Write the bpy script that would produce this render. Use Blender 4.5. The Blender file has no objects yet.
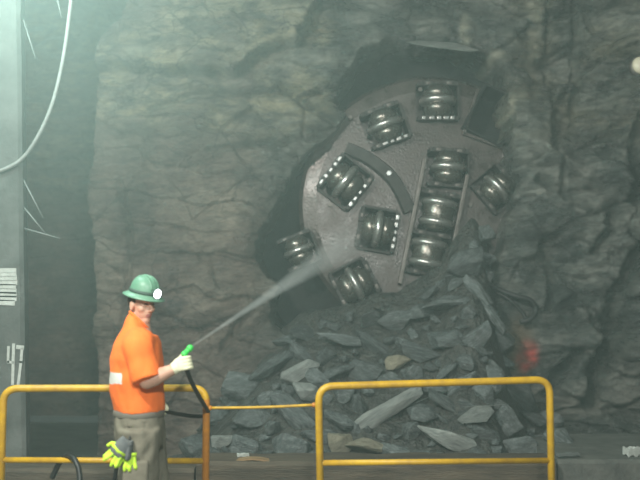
import bpy, bmesh, math, random
import numpy as np
from mathutils import Vector, Matrix, noise as mnoise

random.seed(7)
SC = bpy.context.scene
COL = SC.collection
PI = math.pi

# ------------------------------------------------------------------ camera
F = 900.0
CAMZ = 1.6
PITCH = math.atan(70.0 / F)
cam_d = bpy.data.cameras.new('camera')
cam = bpy.data.objects.new('camera', cam_d)
COL.objects.link(cam)
cam.location = (0, 0, CAMZ)
cam.rotation_euler = (PI / 2 + PITCH, 0, 0)
cam_d.sensor_width = 36.0
cam_d.lens = F * 36.0 / 640.0
cam_d.clip_start = 0.05
cam_d.dof.use_dof = True
cam_d.dof.focus_distance = 7.2
cam_d.dof.aperture_fstop = 1.35
SC.camera = cam

# ------------------------------------------------------------------ world
w = bpy.data.worlds.new('world')
SC.world = w
w.use_nodes = True
w.node_tree.nodes['Background'].inputs[0].default_value = (0.55, 0.68, 0.63, 1)
w.node_tree.nodes['Background'].inputs[1].default_value = 0.05


def lamp(name, kind, loc, power, color, size=0.3, target=None, spot=None, blend=0.5):
    l = bpy.data.lights.new(name, kind)
    l.energy = power
    l.color = color
    if kind == 'AREA':
        l.shape = 'DISK'
        l.size = size
    else:
        l.shadow_soft_size = size
    if kind == 'SPOT':
        l.spot_size = spot
        l.spot_blend = blend
    o = bpy.data.objects.new(name, l)
    COL.objects.link(o)
    o.location = loc
    if target is not None:
        d = Vector(target) - Vector(loc)
        o.rotation_euler = d.to_track_quat('-Z', 'Y').to_euler()
    return o


# tunnel floodlight up on the left, its glow fills the haze there
lamp('tunnel_floodlight', 'POINT', (-2.72, 6.25, 4.85), 350, (0.70, 1.0, 0.91), 0.2)
# crew floodlights beside and behind the photographer
lamp('crew_floodlight', 'AREA', (-3.0, 1.8, 5.2), 470, (0.96, 1.0, 0.90), 0.4, (0.4, 10, 1.8))
lamp('overhead_floodlight', 'AREA', (0.3, -0.2, 3.8), 280, (0.92, 1.0, 0.93), 0.3, (0.6, 10, 2.0))

SC.view_settings.view_transform = 'Standard'
SC.view_settings.look = 'None'
SC.view_settings.gamma = 1.0
SC.view_settings.exposure = 0.2
SC.cycles.use_denoising = True
SC.cycles.volume_bounces = 1
SC.cycles.max_bounces = 6

# ------------------------------------------------------------------ helpers
_R = Matrix.Rotation(PI / 2 + PITCH, 3, 'X')


def P(u, v, Y):
    """point of the place at distance Y seen at photo position u, v"""
    d = _R @ Vector(((u - 320) / F, (240 - v) / F, -1.0))
    t = Y / d.y
    return Vector((0, 0, CAMZ)) + d * t


def new_obj(name, bm_or_me, mats=None, parent=None, smooth=False):
    if isinstance(bm_or_me, bmesh.types.BMesh):
        me = bpy.data.meshes.new(name)
        bmesh.ops.recalc_face_normals(bm_or_me, faces=bm_or_me.faces)
        bm_or_me.to_mesh(me)
        bm_or_me.free()
    else:
        me = bm_or_me
    o = bpy.data.objects.new(name, me)
    COL.objects.link(o)
    if mats is not None:
        for m in (mats if isinstance(mats, (list, tuple)) else [mats]):
            me.materials.append(m)
    if parent is not None:
        o.parent = parent
    if smooth:
        for p in me.polygons:
            p.use_smooth = True
    return o


def empty(name, loc=(0, 0, 0), parent=None):
    o = bpy.data.objects.new(name, None)
    o.empty_display_size = 0.1
    COL.objects.link(o)
    o.location = loc
    if parent is not None:
        o.parent = parent
    return o


def tag(o, label, cat, group=None, kind=None):
    o['label'] = label
    o['category'] = cat
    if group:
        o['group'] = group
    if kind:
        o['kind'] = kind
    return o


def struct(o):
    o['kind'] = 'structure'
    return o


def add_box(bm, c, s, rot=None, bevel=0.0):
    """box of full sizes s at c"""
    r = bmesh.ops.create_cube(bm, size=1.0)
    vs = r['verts']
    M = Matrix.Translation(Vector(c)) @ (rot.to_4x4() if rot is not None else Matrix.Identity(4)) @ Matrix.Diagonal((s[0], s[1], s[2], 1))
    bmesh.ops.transform(bm, matrix=M, verts=vs)
    if bevel > 0:
        es = list({e for v in vs for e in v.link_edges})
        bmesh.ops.bevel(bm, geom=es, offset=bevel, segments=2, affect='EDGES', profile=0.6)


def ring_loft(bm, rings, cap=True, closed=False):
    vr = [[bm.verts.new(p) for p in ring] for ring in rings]
    n = len(vr[0])
    m = len(vr)
    for i in range(m if closed else m - 1):
        a, b = vr[i], vr[(i + 1) % m]
        for k in range(n):
            bm.faces.new((a[k], a[(k + 1) % n], b[(k + 1) % n], b[k]))
    if cap and not closed:
        bm.faces.new(vr[0][::-1])
        bm.faces.new(vr[-1])


def frames(pts):
    T = []
    for i in range(len(pts)):
        a = pts[max(i - 1, 0)]
        b = pts[min(i + 1, len(pts) - 1)]
        T.append((b - a).normalized())
    up = Vector((0, 0, 1)) if abs(T[0].z) < 0.9 else Vector((0, 1, 0))
    N = (up - T[0] * up.dot(T[0])).normalized()
    out = []
    for t in T:
        N = (N - t * N.dot(t)).normalized()
        out.append((N.copy(), t.cross(N)))
    return out


def add_tube(bm, pts, r, n=12):
    pts = [Vector(p) for p in pts]
    fr = frames(pts)
    rings = []
    for i, p in enumerate(pts):
        ri = r[i] if isinstance(r, (list, tuple)) else r
        ra, rb = ri if isinstance(ri, (list, tuple)) else (ri, ri)
        N, B = fr[i]
        rings.append([p + N * (ra * math.cos(2 * PI * k / n)) + B * (rb * math.sin(2 * PI * k / n)) for k in range(n)])
    ring_loft(bm, rings)


def smooth_path(pts, sub=8):
    pts = [Vector(p) for p in pts]
    q = [pts[0] * 2 - pts[1]] + pts + [pts[-1] * 2 - pts[-2]]
    out = []
    for i in range(1, len(q) - 2):
        p0, p1, p2, p3 = q[i - 1:i + 3]
        for k in range(sub):
            t = k / sub
            out.append(0.5 * ((2 * p1) + (p2 - p0) * t + (2 * p0 - 5 * p1 + 4 * p2 - p3) * t * t + (3 * p1 - p0 - 3 * p2 + p3) * t ** 3))
    out.append(pts[-1])
    return out


def fillet(pts, r, seg=7):
    pts = [Vector(p) for p in pts]
    out = [pts[0]]
    for i in range(1, len(pts) - 1):
        a, b, c = pts[i - 1], pts[i], pts[i + 1]
        d1, d2 = (a - b).normalized(), (c - b).normalized()
        p1, p2 = b + d1 * r, b + d2 * r
        for k in range(seg + 1):
            t = k / seg
            out.append((1 - t) ** 2 * p1 + 2 * t * (1 - t) * b + t * t * p2)
    out.append(pts[-1])
    return out


def add_lathe(bm, prof, M=None, n=32):
    """profile of (axial, radius) turned about local X"""
    rings = []
    for a, r in prof:
        rings.append([Vector((a, r * math.cos(2 * PI * k / n), r * math.sin(2 * PI * k / n))) for k in range(n)])
    if M is not None:
        rings = [[M @ p for p in ring] for ring in rings]
    ring_loft(bm, rings)


def add_ball(bm, c, r, seg=20, rot=None):
    res = bmesh.ops.create_uvsphere(bm, u_segments=seg, v_segments=seg // 2 + 2, radius=1.0)
    rr = r if isinstance(r, (list, tuple)) else (r, r, r)
    M = Matrix.Translation(Vector(c)) @ (rot.to_4x4() if rot is not None else Matrix.Identity(4)) @ Matrix.Diagonal((rr[0], rr[1], rr[2], 1))
    bmesh.ops.transform(bm, matrix=M, verts=res['verts'])


def bake(bm, voxel, smooth_it=4, fac=0.5):
    """fuse overlapping closed shapes into one continuous surface"""
    me = bpy.data.meshes.new('tmp')
    bmesh.ops.recalc_face_normals(bm, faces=bm.faces)
    bm.to_mesh(me)
    bm.free()
    o = bpy.data.objects.new('tmp', me)
    COL.objects.link(o)
    m = o.modifiers.new('r', 'REMESH')
    m.mode = 'VOXEL'
    m.voxel_size = voxel
    s = o.modifiers.new('s', 'SMOOTH')
    s.iterations = smooth_it
    s.factor = fac
    dg = bpy.context.evaluated_depsgraph_get()
    dg.update()
    out = bpy.data.meshes.new_from_object(o.evaluated_get(dg))
    bpy.data.objects.remove(o)
    bpy.data.meshes.remove(me)
    return out


def sd_poly(px, py, poly):
    """signed distance (numpy) to a polygon, negative inside"""
    d = np.full(px.shape, 1e9)
    ins = np.zeros(px.shape, bool)
    n = len(poly)
    for i in range(n):
        ax, ay = poly[i]
        bx, by = poly[(i + 1) % n]
        ex, ey = bx - ax, by - ay
        t = np.clip(((px - ax) * ex + (py - ay) * ey) / (ex * ex + ey * ey + 1e-9), 0, 1)
        d = np.minimum(d, np.hypot(px - ax - t * ex, py - ay - t * ey))
        c = ((ay > py) != (by > py)) & (px < (bx - ax) * (py - ay) / (by - ay + 1e-12) + ax)
        ins ^= c
    return np.where(ins, -d, d)


def d_line(px, py, line):
    d = np.full(px.shape, 1e9)
    for (ax, ay), (bx, by) in zip(line[:-1], line[1:]):
        ex, ey = bx - ax, by - ay
        t = np.clip(((px - ax) * ex + (py - ay) * ey) / (ex * ex + ey * ey + 1e-9), 0, 1)
        d = np.minimum(d, np.hypot(px - ax - t * ex, py - ay - t * ey))
    return d


def sstep(a, b, x):
    t = np.clip((x - a) / (b - a), 0, 1)
    return t * t * (3 - 2 * t)


# ------------------------------------------------------------------ materials
def mat(name, base, rough=0.6, metal=0.0, var=None, nscale=6.0, bump=0.0, bscale=30.0, bdist=0.02, rvar=0.0, spec=0.5, stretch=(1, 1, 1), emit=None):
    m = bpy.data.materials.new(name)
    m.use_nodes = True
    nt = m.node_tree
    b = nt.nodes['Principled BSDF']
    b.inputs['Base Color'].default_value = (*base, 1)
    b.inputs['Roughness'].default_value = rough
    b.inputs['Metallic'].default_value = metal
    b.inputs['Specular IOR Level'].default_value = spec
    tc = nt.nodes.new('ShaderNodeTexCoord')
    mp = nt.nodes.new('ShaderNodeMapping')
    mp.inputs['Scale'].default_value = stretch
    nt.links.new(tc.outputs['Object'], mp.inputs['Vector'])
    if var is not None:
        n = nt.nodes.new('ShaderNodeTexNoise')
        n.inputs['Scale'].default_value = nscale
        n.inputs['Detail'].default_value = 6
        n.inputs['Roughness'].default_value = 0.65
        nt.links.new(mp.outputs[0], n.inputs['Vector'])
        r = nt.nodes.new('ShaderNodeValToRGB')
        r.color_ramp.elements[0].position = 0.35
        r.color_ramp.elements[0].color = (*base, 1)
        r.color_ramp.elements[1].position = 0.68
        r.color_ramp.elements[1].color = (*var, 1)
        nt.links.new(n.outputs['Fac'], r.inputs['Fac'])
        nt.links.new(r.outputs['Color'], b.inputs['Base Color'])
        if rvar:
            mr = nt.nodes.new('ShaderNodeMapRange')
            mr.inputs['From Min'].default_value = 0.3
            mr.inputs['From Max'].default_value = 0.7
            mr.inputs['To Min'].default_value = max(rough - rvar, 0.05)
            mr.inputs['To Max'].default_value = min(rough + rvar, 1)
            nt.links.new(n.outputs['Fac'], mr.inputs['Value'])
            nt.links.new(mr.outputs[0], b.inputs['Roughness'])
    if bump:
        n2 = nt.nodes.new('ShaderNodeTexNoise')
        n2.inputs['Scale'].default_value = bscale
        n2.inputs['Detail'].default_value = 5
        nt.links.new(mp.outputs[0], n2.inputs['Vector'])
        bp = nt.nodes.new('ShaderNodeBump')
        bp.inputs['Strength'].default_value = bump
        bp.inputs['Distance'].default_value = bdist
        nt.links.new(n2.outputs['Fac'], bp.inputs['Height'])
        nt.links.new(bp.outputs[0], b.inputs['Normal'])
    if emit:
        b.inputs['Emission Color'].default_value = (*emit[0], 1)
        b.inputs['Emission Strength'].default_value = emit[1]
    return m


def rock_face_material():
    m = bpy.data.materials.new('rock_face')
    m.use_nodes = True
    nt = m.node_tree
    L = nt.links
    b = nt.nodes['Principled BSDF']
    tc = nt.nodes.new('ShaderNodeTexCoord')

    def noise_n(scale, detail, stretch, rot=(0, 0, 0), rough=0.6):
        mp = nt.nodes.new('ShaderNodeMapping')
        mp.inputs['Scale'].default_value = stretch
        mp.inputs['Rotation'].default_value = rot
        L.new(tc.outputs['Object'], mp.inputs['Vector'])
        n = nt.nodes.new('ShaderNodeTexNoise')
        n.inputs['Scale'].default_value = scale
        n.inputs['Detail'].default_value = detail
        n.inputs['Roughness'].default_value = rough
        L.new(mp.outputs[0], n.inputs['Vector'])
        return n

    def ramp(fac, stops):
        r = nt.nodes.new('ShaderNodeValToRGB')
        el = r.color_ramp.elements
        while len(el) < len(stops):
            el.new(0.5)
        for e, (p, c) in zip(el, stops):
            e.position = p
            e.color = (*c, 1)
        L.new(fac, r.inputs['Fac'])
        return r.outputs['Color']

    def mix(fac, a, c, mode='MIX'):
        x = nt.nodes.new('ShaderNodeMix')
        x.data_type = 'RGBA'
        x.blend_type = mode
        if isinstance(fac, float):
            x.inputs[0].default_value = fac
        else:
            L.new(fac, x.inputs[0])
        for sock, val in ((x.inputs[6], a), (x.inputs[7], c)):
            if isinstance(val, tuple):
                sock.default_value = (*val, 1)
            else:
                L.new(val, sock)
        return x.outputs[2]

    at = nt.nodes.new('ShaderNodeAttribute')
    at.attribute_name = 'stain'          # r: red paint, g: pale marks, b: brown stain
    sep = nt.nodes.new('ShaderNodeSeparateColor')
    L.new(at.outputs['Color'], sep.inputs[0])
    at2 = nt.nodes.new('ShaderNodeAttribute')
    at2.attribute_name = 'seam'          # r: brown band, g: tan band
    sep2 = nt.nodes.new('ShaderNodeSeparateColor')
    L.new(at2.outputs['Color'], sep2.inputs[0])

    n1 = noise_n(1.6, 8, (1.0, 1.0, 1.8), (0, 0.25, 0), 0.68)
    grey = ramp(n1.outputs['Fac'], [(0.35, (0.045, 0.052, 0.050)), (0.5, (0.135, 0.145, 0.134)), (0.65, (0.32, 0.32, 0.285))])
    n2 = noise_n(1.3, 8, (1.0, 1.0, 1.5), (0, 0.2, 0), 0.66)
    brown = ramp(n2.outputs['Fac'], [(0.34, (0.085, 0.060, 0.050)), (0.5, (0.205, 0.150, 0.122)), (0.66, (0.36, 0.285, 0.225))])
    c = mix(sep2.outputs[0], grey, brown)
    n3 = noise_n(2.1, 9, (1.0, 1.0, 2.6), (0, 0.5, 0), 0.7)
    tan = ramp(n3.outputs['Fac'], [(0.42, (0.12, 0.115, 0.10)), (0.58, (0.50, 0.44, 0.29))])
    c = mix(sep2.outputs[1], c, tan)
    # thin dark seams of the layered rock
    n4 = noise_n(2.4, 7, (1.0, 1, 2.6), (0, -0.25, 0), 0.72)
    seam = ramp(n4.outputs['Fac'], [(0.40, (0.45, 0.45, 0.46)), (0.52, (1, 1, 1))])
    c = mix(0.6, c, seam, 'MULTIPLY')
    nw = noise_n(2.2, 4, (1, 1, 1))
    vm = nt.nodes.new('ShaderNodeVectorMath')
    vm.operation = 'MULTIPLY_ADD'
    L.new(nw.outputs['Color'], vm.inputs[0])
    vm.inputs[1].default_value = (0.45, 0.45, 0.45)
    mpv = nt.nodes.new('ShaderNodeMapping')
    mpv.inputs['Scale'].default_value = (1.0, 0.6, 1.5)
    mpv.inputs['Rotation'].default_value = (0, 0.3, 0)
    L.new(tc.outputs['Object'], mpv.inputs['Vector'])
    L.new(mpv.outputs[0], vm.inputs[2])
    vo = nt.nodes.new('ShaderNodeTexVoronoi')
    vo.feature = 'DISTANCE_TO_EDGE'
    vo.inputs['Scale'].default_value = 2.4
    L.new(vm.outputs[0], vo.inputs['Vector'])
    crk = ramp(vo.outputs['Distance'], [(0.0, (0.35, 0.35, 0.36)), (0.035, (1, 1, 1))])
    nm = noise_n(1.1, 3, (1, 1, 1))
    crm = ramp(nm.outputs['Fac'], [(0.45, (0, 0, 0)), (0.6, (1, 1, 1))])
    c = mix(crm, c, mix(1.0, c, crk, 'MULTIPLY'))
    nf = noise_n(15, 8, (0.7, 1, 2.0), (0, 0.2, 0), 0.75)
    c = mix(0.8, c, ramp(nf.outputs['Fac'], [(0.38, (0.45, 0.46, 0.47)), (0.5, (0.95, 0.95, 0.95)), (0.63, (1.0, 1.0, 1.0))]), 'MULTIPLY')
    c = mix(sep.outputs[1], c, (0.55, 0.52, 0.40))
    c = mix(sep.outputs[2], c, (0.20, 0.135, 0.075))
    c = mix(sep.outputs[0], c, (1.0, 0.13, 0.10))
    L.new(c, b.inputs['Base Color'])
    rr = nt.nodes.new('ShaderNodeMapRange')
    rr.inputs['From Min'].default_value = 0.35
    rr.inputs['From Max'].default_value = 0.65
    rr.inputs['To Min'].default_value = 0.22
    rr.inputs['To Max'].default_value = 0.75
    L.new(n1.outputs['Fac'], rr.inputs['Value'])
    wet = nt.nodes.new('ShaderNodeMapRange')
    wet.inputs['To Min'].default_value = 0.62
    wet.inputs['To Max'].default_value = 1.0
    L.new(sep2.outputs[0], wet.inputs['Value'])
    mu = nt.nodes.new('ShaderNodeMath')
    mu.operation = 'MULTIPLY'
    L.new(rr.outputs[0], mu.inputs[0])
    L.new(wet.outputs[0], mu.inputs[1])
    L.new(mu.outputs[0], b.inputs['Roughness'])
    b.inputs['Specular IOR Level'].default_value = 0.7
    n5 = noise_n(8, 10, (1, 1, 1.7), (0, 0.3, 0), 0.76)
    bp = nt.nodes.new('ShaderNodeBump')
    bp.inputs['Strength'].default_value = 1.0
    bp.inputs['Distance'].default_value = 0.10
    L.new(n5.outputs['Fac'], bp.inputs['Height'])
    n6 = noise_n(26, 6, (0.8, 1, 2.2), (0, 0.15, 0), 0.7)
    bp2 = nt.nodes.new('ShaderNodeBump')
    bp2.inputs['Strength'].default_value = 0.9
    bp2.inputs['Distance'].default_value = 0.035
    L.new(n6.outputs['Fac'], bp2.inputs['Height'])
    L.new(bp.outputs[0], bp2.inputs['Normal'])
    L.new(bp2.outputs[0], b.inputs['Normal'])
    return m


def boulder_material(name, lo, mid, hi, rough=0.42):
    m = bpy.data.materials.new(name)
    m.use_nodes = True
    nt = m.node_tree
    L = nt.links
    b = nt.nodes['Principled BSDF']
    tc = nt.nodes.new('ShaderNodeTexCoord')
    oi = nt.nodes.new('ShaderNodeObjectInfo')
    n = nt.nodes.new('ShaderNodeTexNoise')
    n.noise_dimensions = '4D'
    n.inputs['Scale'].default_value = 2.6
    n.inputs['Detail'].default_value = 8
    n.inputs['Roughness'].default_value = 0.7
    mp = nt.nodes.new('ShaderNodeMapping')
    mp.inputs['Scale'].default_value = (1, 1, 2.4)
    L.new(tc.outputs['Object'], mp.inputs['Vector'])
    L.new(mp.outputs[0], n.inputs['Vector'])
    mu = nt.nodes.new('ShaderNodeMath')
    mu.operation = 'MULTIPLY'
    mu.inputs[1].default_value = 40
    L.new(oi.outputs['Random'], mu.inputs[0])
    L.new(mu.outputs[0], n.inputs['W'])
    r = nt.nodes.new('ShaderNodeValToRGB')
    el = r.color_ramp.elements
    el.new(0.5)
    for e, (p, c) in zip(el, [(0.30, lo), (0.52, mid), (0.74, hi)]):
        e.position = p
        e.color = (*c, 1)
    L.new(n.outputs['Fac'], r.inputs['Fac'])
    mr = nt.nodes.new('ShaderNodeMapRange')
    mr.inputs['To Min'].default_value = 0.65
    mr.inputs['To Max'].default_value = 1.35
    L.new(oi.outputs['Random'], mr.inputs['Value'])
    vm = nt.nodes.new('ShaderNodeVectorMath')
    vm.operation = 'SCALE'
    L.new(r.outputs['Color'], vm.inputs[0])
    L.new(mr.outputs[0], vm.inputs['Scale'])
    L.new(vm.outputs[0], b.inputs['Base Color'])
    b.inputs['Roughness'].default_value = rough
    n2 = nt.nodes.new('ShaderNodeTexNoise')
    n2.inputs['Scale'].default_value = 7
    n2.inputs['Detail'].default_value = 8
    n2.inputs['Roughness'].default_value = 0.7
    L.new(mp.outputs[0], n2.inputs['Vector'])
    bp = nt.nodes.new('ShaderNodeBump')
    bp.inputs['Strength'].default_value = 0.7
    bp.inputs['Distance'].default_value = 0.05
    L.new(n2.outputs['Fac'], bp.inputs['Height'])
    L.new(bp.outputs[0], b.inputs['Normal'])
    return m


M_face = rock_face_material()
M_rock = boulder_material('broken_rock', (0.045, 0.052, 0.052), (0.12, 0.135, 0.134), (0.28, 0.30, 0.29), 0.27)
M_rockpale = boulder_material('pale_broken_rock', (0.13, 0.14, 0.135), (0.25, 0.265, 0.25), (0.42, 0.43, 0.40))
M_rocktan = boulder_material('tan_broken_rock', (0.16, 0.14, 0.10), (0.30, 0.27, 0.20), (0.46, 0.42, 0.31))
M_muck = mat('wet_muck', (0.022, 0.023, 0.022), 0.5, var=(0.07, 0.068, 0.06), nscale=7, bump=1.0, bscale=22, bdist=0.06)
M_conc = mat('pillar_concrete', (0.06, 0.066, 0.062), 0.9, var=(0.125, 0.133, 0.126), nscale=3, bump=0.3, bscale=25)
M_floor = mat('wet_floor', (0.06, 0.06, 0.055), 0.5, var=(0.16, 0.15, 0.13), nscale=3, bump=0.5, bscale=14)
M_ledge = mat('ledge_concrete', (0.07, 0.072, 0.066), 0.8, var=(0.13, 0.13, 0.115), nscale=5, bump=0.5, bscale=20)
M_timber = mat('dirty_timber', (0.045, 0.034, 0.025), 0.8, var=(0.11, 0.082, 0.055), nscale=5, bump=0.5, bscale=30, stretch=(0.4, 3, 3))
M_yellow = mat('yellow_paint', (0.62, 0.36, 0.012), 0.45, var=(0.40, 0.22, 0.02), nscale=9, bump=0.15, bscale=60)
M_orange = mat('orange_paint', (0.62, 0.24, 0.02), 0.5, var=(0.42, 0.15, 0.02), nscale=9, bump=0.15, bscale=60)
M_plate = mat('wet_brown_steel', (0.040, 0.031, 0.027), 0.33, 0.2, var=(0.092, 0.073, 0.066), nscale=3.4, bump=0.5, bscale=38, bdist=0.008, rvar=0.20)
M_black = mat('black_steel_and_shade', (0.012, 0.013, 0.013), 0.75, 0.0, spec=0.2, var=(0.028, 0.028, 0.028), nscale=8, bump=0.3, bscale=40)  # drum steel, also the painted shade of gap ring and bucket lining
M_hub = mat('polished_hub', (0.22, 0.205, 0.18), 0.30, 0.8, var=(0.14, 0.13, 0.115), nscale=9, bump=0.12, bscale=40, rvar=0.08)
M_ring = mat('worn_ring_steel', (0.62, 0.61, 0.58), 0.3, 0.85, var=(0.42, 0.41, 0.38), nscale=12, rvar=0.06)
M_bolt = mat('bright_bolt_steel', (0.50, 0.53, 0.52), 0.34, 0.6, var=(0.35, 0.35, 0.33), nscale=25)
M_bar = mat('grey_steel_bar', (0.085, 0.073, 0.064), 0.42, 0.3, var=(0.15, 0.132, 0.12), nscale=6, bump=0.2, bscale=30)
M_dark = mat('dark_dirty_steel', (0.020, 0.018, 0.017), 0.7, 0.0, var=(0.05, 0.045, 0.041), nscale=7, bump=0.3, bscale=30, bdist=0.008)
M_rod = mat('galvanised_rod', (0.16, 0.175, 0.17), 0.5, 0.2)
M_cable = mat('grey_cable', (0.27, 0.29, 0.28), 0.6, var=(0.2, 0.21, 0.20), nscale=20)
M_rubber = mat('black_rubber', (0.018, 0.02, 0.02), 0.45, bump=0.1, bscale=80)
M_white = mat('white_paint', (0.48, 0.50, 0.47), 0.8, var=(0.34, 0.36, 0.33), nscale=20)
M_strap = mat('dark_steel_strap', (0.025, 0.025, 0.025), 0.55, 0.3)
M_cream = mat('cream_lamp_cover', (0.72, 0.66, 0.50), 0.4)

# ------------------------------------------------------------------ haze that fills the tunnel
bm = bmesh.new()
add_box(bm, (0, 10.0, 3.2), (19.0, 13.0, 7.6))
hz = new_obj('haze', bm)
mh = bpy.data.materials.new('tunnel_haze')
mh.use_nodes = True
nt = mh.node_tree
nt.nodes.clear()
out = nt.nodes.new('ShaderNodeOutputMaterial')
vs = nt.nodes.new('ShaderNodeVolumeScatter')
vs.inputs['Color'].default_value = (0.74, 0.96, 0.92, 1)
vs.inputs['Anisotropy'].default_value = 0.0
tc = nt.nodes.new('ShaderNodeTexCoord')
dn = nt.nodes.new('ShaderNodeVectorMath')
dn.operation = 'DISTANCE'
dn.inputs[1].default_value = (-3.4, 7.0, 5.2)
nt.links.new(tc.outputs['Object'], dn.inputs[0])
mr = nt.nodes.new('ShaderNodeMapRange')
mr.interpolation_type = 'SMOOTHERSTEP'
mr.inputs['From Min'].default_value = 0.0
mr.inputs['From Max'].default_value = 5.5
mr.inputs['To Min'].default_value = 0.11
mr.inputs['To Max'].default_value = 0.021
nt.links.new(dn.outputs['Value'], mr.inputs['Value'])
nt.links.new(mr.outputs[0], vs.inputs['Density'])
nt.links.new(vs.outputs[0], out.inputs['Volume'])
hz.data.materials.append(mh)
tag(hz, 'pale green mist hanging in the whole tunnel, thickest at the upper left', 'haze', kind='stuff')

# ------------------------------------------------------------------ setting: floor, rock face, pillar
bm = bmesh.new()
bmesh.ops.create_grid(bm, x_segments=60, y_segments=70, size=1.0)
for v in bm.verts:
    v.co = Vector((v.co.x * 8.5, 5.8 + v.co.y * 7.2, 0))
    v.co.z += 0.015 * mnoise.noise(v.co * 2.0)
struct(new_obj('floor', bm, M_floor, smooth=True))

HOLE = [(362, 46), (385, 40), (420, 36), (455, 36), (482, 43), (503, 62), (511, 84), (505, 100), (512, 118), (509, 134), (513, 150),
        (508, 160), (516, 180), (514, 212), (504, 236), (498, 262), (490, 330), (400, 356), (330, 350), (286, 338), (270, 322), (272, 300), (279, 286),
        (268, 277), (256, 254), (260, 228), (272, 206), (286, 186), (298, 160), (318, 140), (338, 126), (345, 110), (336, 98), (342, 78), (352, 62)]
UPPER = [(96, 70), (130, 72), (168, 76), (196, 72), (234, 80), (258, 62), (272, 52), (296, 46), (308, 30), (318, 0), (330, -140), (-400, -140), (-400, 70)]
RECESS = [(156, -140), (146, -20), (128, 14), (104, 44), (97, 70), (95, 120), (88, 170), (88, 200), (93, 260), (90, 330), (94, 400), (92, 520), (-400, 520), (-400, -140)]

X0, X1, Z0, Z1 = -7.0, 7.0, -0.25, 8.9
xs = np.concatenate([np.linspace(X0, -3.72, 16), np.arange(-3.7, 3.7, 0.0185), np.linspace(3.71, X1, 16)])
zs = np.concatenate([[Z0, -0.1], np.arange(0.0, 5.35, 0.0185), np.linspace(5.37, Z1, 22)])
NX, NZ = len(xs), len(zs)
GX, GZ = np.meshgrid(xs, zs)
GX = GX.ravel()
GZ = GZ.ravel()
cp, sp = math.cos(PITCH), math.sin(PITCH)
dz = GZ - CAMZ
dep = 10 * cp + dz * sp
GU = 320 + F * GX / dep
GV = 240 - F * (dz * cp - 10 * sp) / dep

# noises over the face
N = len(GX)
nA = np.empty(N); nB = np.empty(N); nC = np.empty(N); nD = np.empty(N); nE = np.empty(N); nV = np.empty(N)
for i in range(N):
    x, z = GX[i], GZ[i]
    nA[i] = mnoise.noise(Vector((x * 0.55, 3.1, z * 0.7)))
    nB[i] = mnoise.fractal(Vector((x * 1.2 + z * 0.3, 9.0, z * 2.2 - x * 0.35)), 0.9, 2.1, 4)
    nC[i] = mnoise.noise(Vector((x * 7, 1.7, z * 11)))
    nD[i] = mnoise.noise(Vector((x * 2.6, 5.2, z * 2.6)))
    d, _p = mnoise.voronoi(Vector((x * 1.25 + 0.25 * nD[i], 0.0, z * 1.9 + 0.3 * nD[i])))
    nV[i] = d[1] - d[0]
    nE[i] = mnoise.cell(Vector((round(_p[0].x * 97) * 0.37, 0.3, round(_p[0].z * 89) * 0.41)))
Yf = np.full(N, 10.0)
right = sstep(470, 560, GU)
Yf += nA * 0.22 + nB * (0.11 + 0.10 * right) + nC * (0.025 + 0.02 * right) + (nE - 0.5) * (0.05 + 0.07 * sstep(470, 560, GU))
Yf += (0.015 + 0.07 * right) * np.exp(-(nV / 0.07) ** 2)
# terraces of the layered rock
lay = (GZ * 2.6 + GX * 0.35 + nD * 0.35 + nA * 0.8)
Yf += (0.05 + 0.05 * right) * (lay - np.floor(lay) - 0.5)
# smoother slab of rock that carries the red paint and the strap
ws = 0.85 * np.exp(-(((GU - 520) / 34) ** 2 + ((GV - 325) / 58) ** 2) ** 2)
Yf = Yf * (1 - ws) + (9.93 + nC * 0.02) * ws
# upper block stands proud of the face below it
su = sd_poly(GU, GV, UPPER) + nD * 5 + nC * 4
Yf -= 0.34 * sstep(3, -3, su)
# right side comes towards the viewer
Yf -= 0.55 * sstep(545, 700, GU + nD * 14)
Yf += 0.20 * sstep(330, 350, GU) * sstep(515, 470, GU) * sstep(60, -40, GV)
# cracks
for line, wd, dp in (([(645, 228), (628, 262), (614, 292), (604, 318)], 5, 0.35), ([(612, 322), (602, 350), (594, 372), (588, 402)], 6, 0.4),
                     ([(606, 214), (604, 232), (592, 252)], 4, 0.25), ([(578, 352), (560, 372), (548, 392)], 4, 0.25),
                     ([(632, 120), (628, 160), (626, 200)], 5, 0.3), ([(548, -20), (552, 90), (560, 200)], 2.2, 0.12),
                     ([(574, -20), (580, 60), (572, 130)], 2.5, 0.12), ([(150, 110), (190, 96), (240, 96), (300, 90)], 3, 0.14),
                     ([(210, 150), (260, 142), (300, 140)], 3, 0.12), ([(280, 85), (312, 108), (334, 118)], 3, 0.18),
                     ([(300, 96), (322, 90), (340, 88)], 2.5, 0.18), ([(120, 180), (132, 250), (120, 330)], 3, 0.1),
                     ([(240, 20), (300, 12), (330, -10)], 4, 0.12), ([(222, 350), (240, 320), (262, 300)], 3, 0.12),
                     ([(540, 250), (552, 280), (546, 310)], 3.5, 0.16), ([(536, 180), (560, 196), (590, 190)], 3, 0.16)):
    d = d_line(GU, GV, line) + nC * 2 + nD * 2
    Yf += dp * np.exp(-np.maximum(d, 0) ** 2 / (wd * wd))
# recess at the left and the hole broken through by the machine
sr = sd_poly(GU, GV, RECESS) + nD * 3 + nC * 2
rec = sstep(2, -4, sr)
sh = sd_poly(GU, GV, HOLE) + nD * 4.5 + nC * 4
hol = sstep(1, -2.2, sh)
lip = np.exp(-np.maximum(sh, 0) ** 2 / 80.0) * (1 - hol)
Yf += lip * 0.10
Yf += 6.0 * rec + 1.7 * hol
dent = 1 - hol
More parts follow.
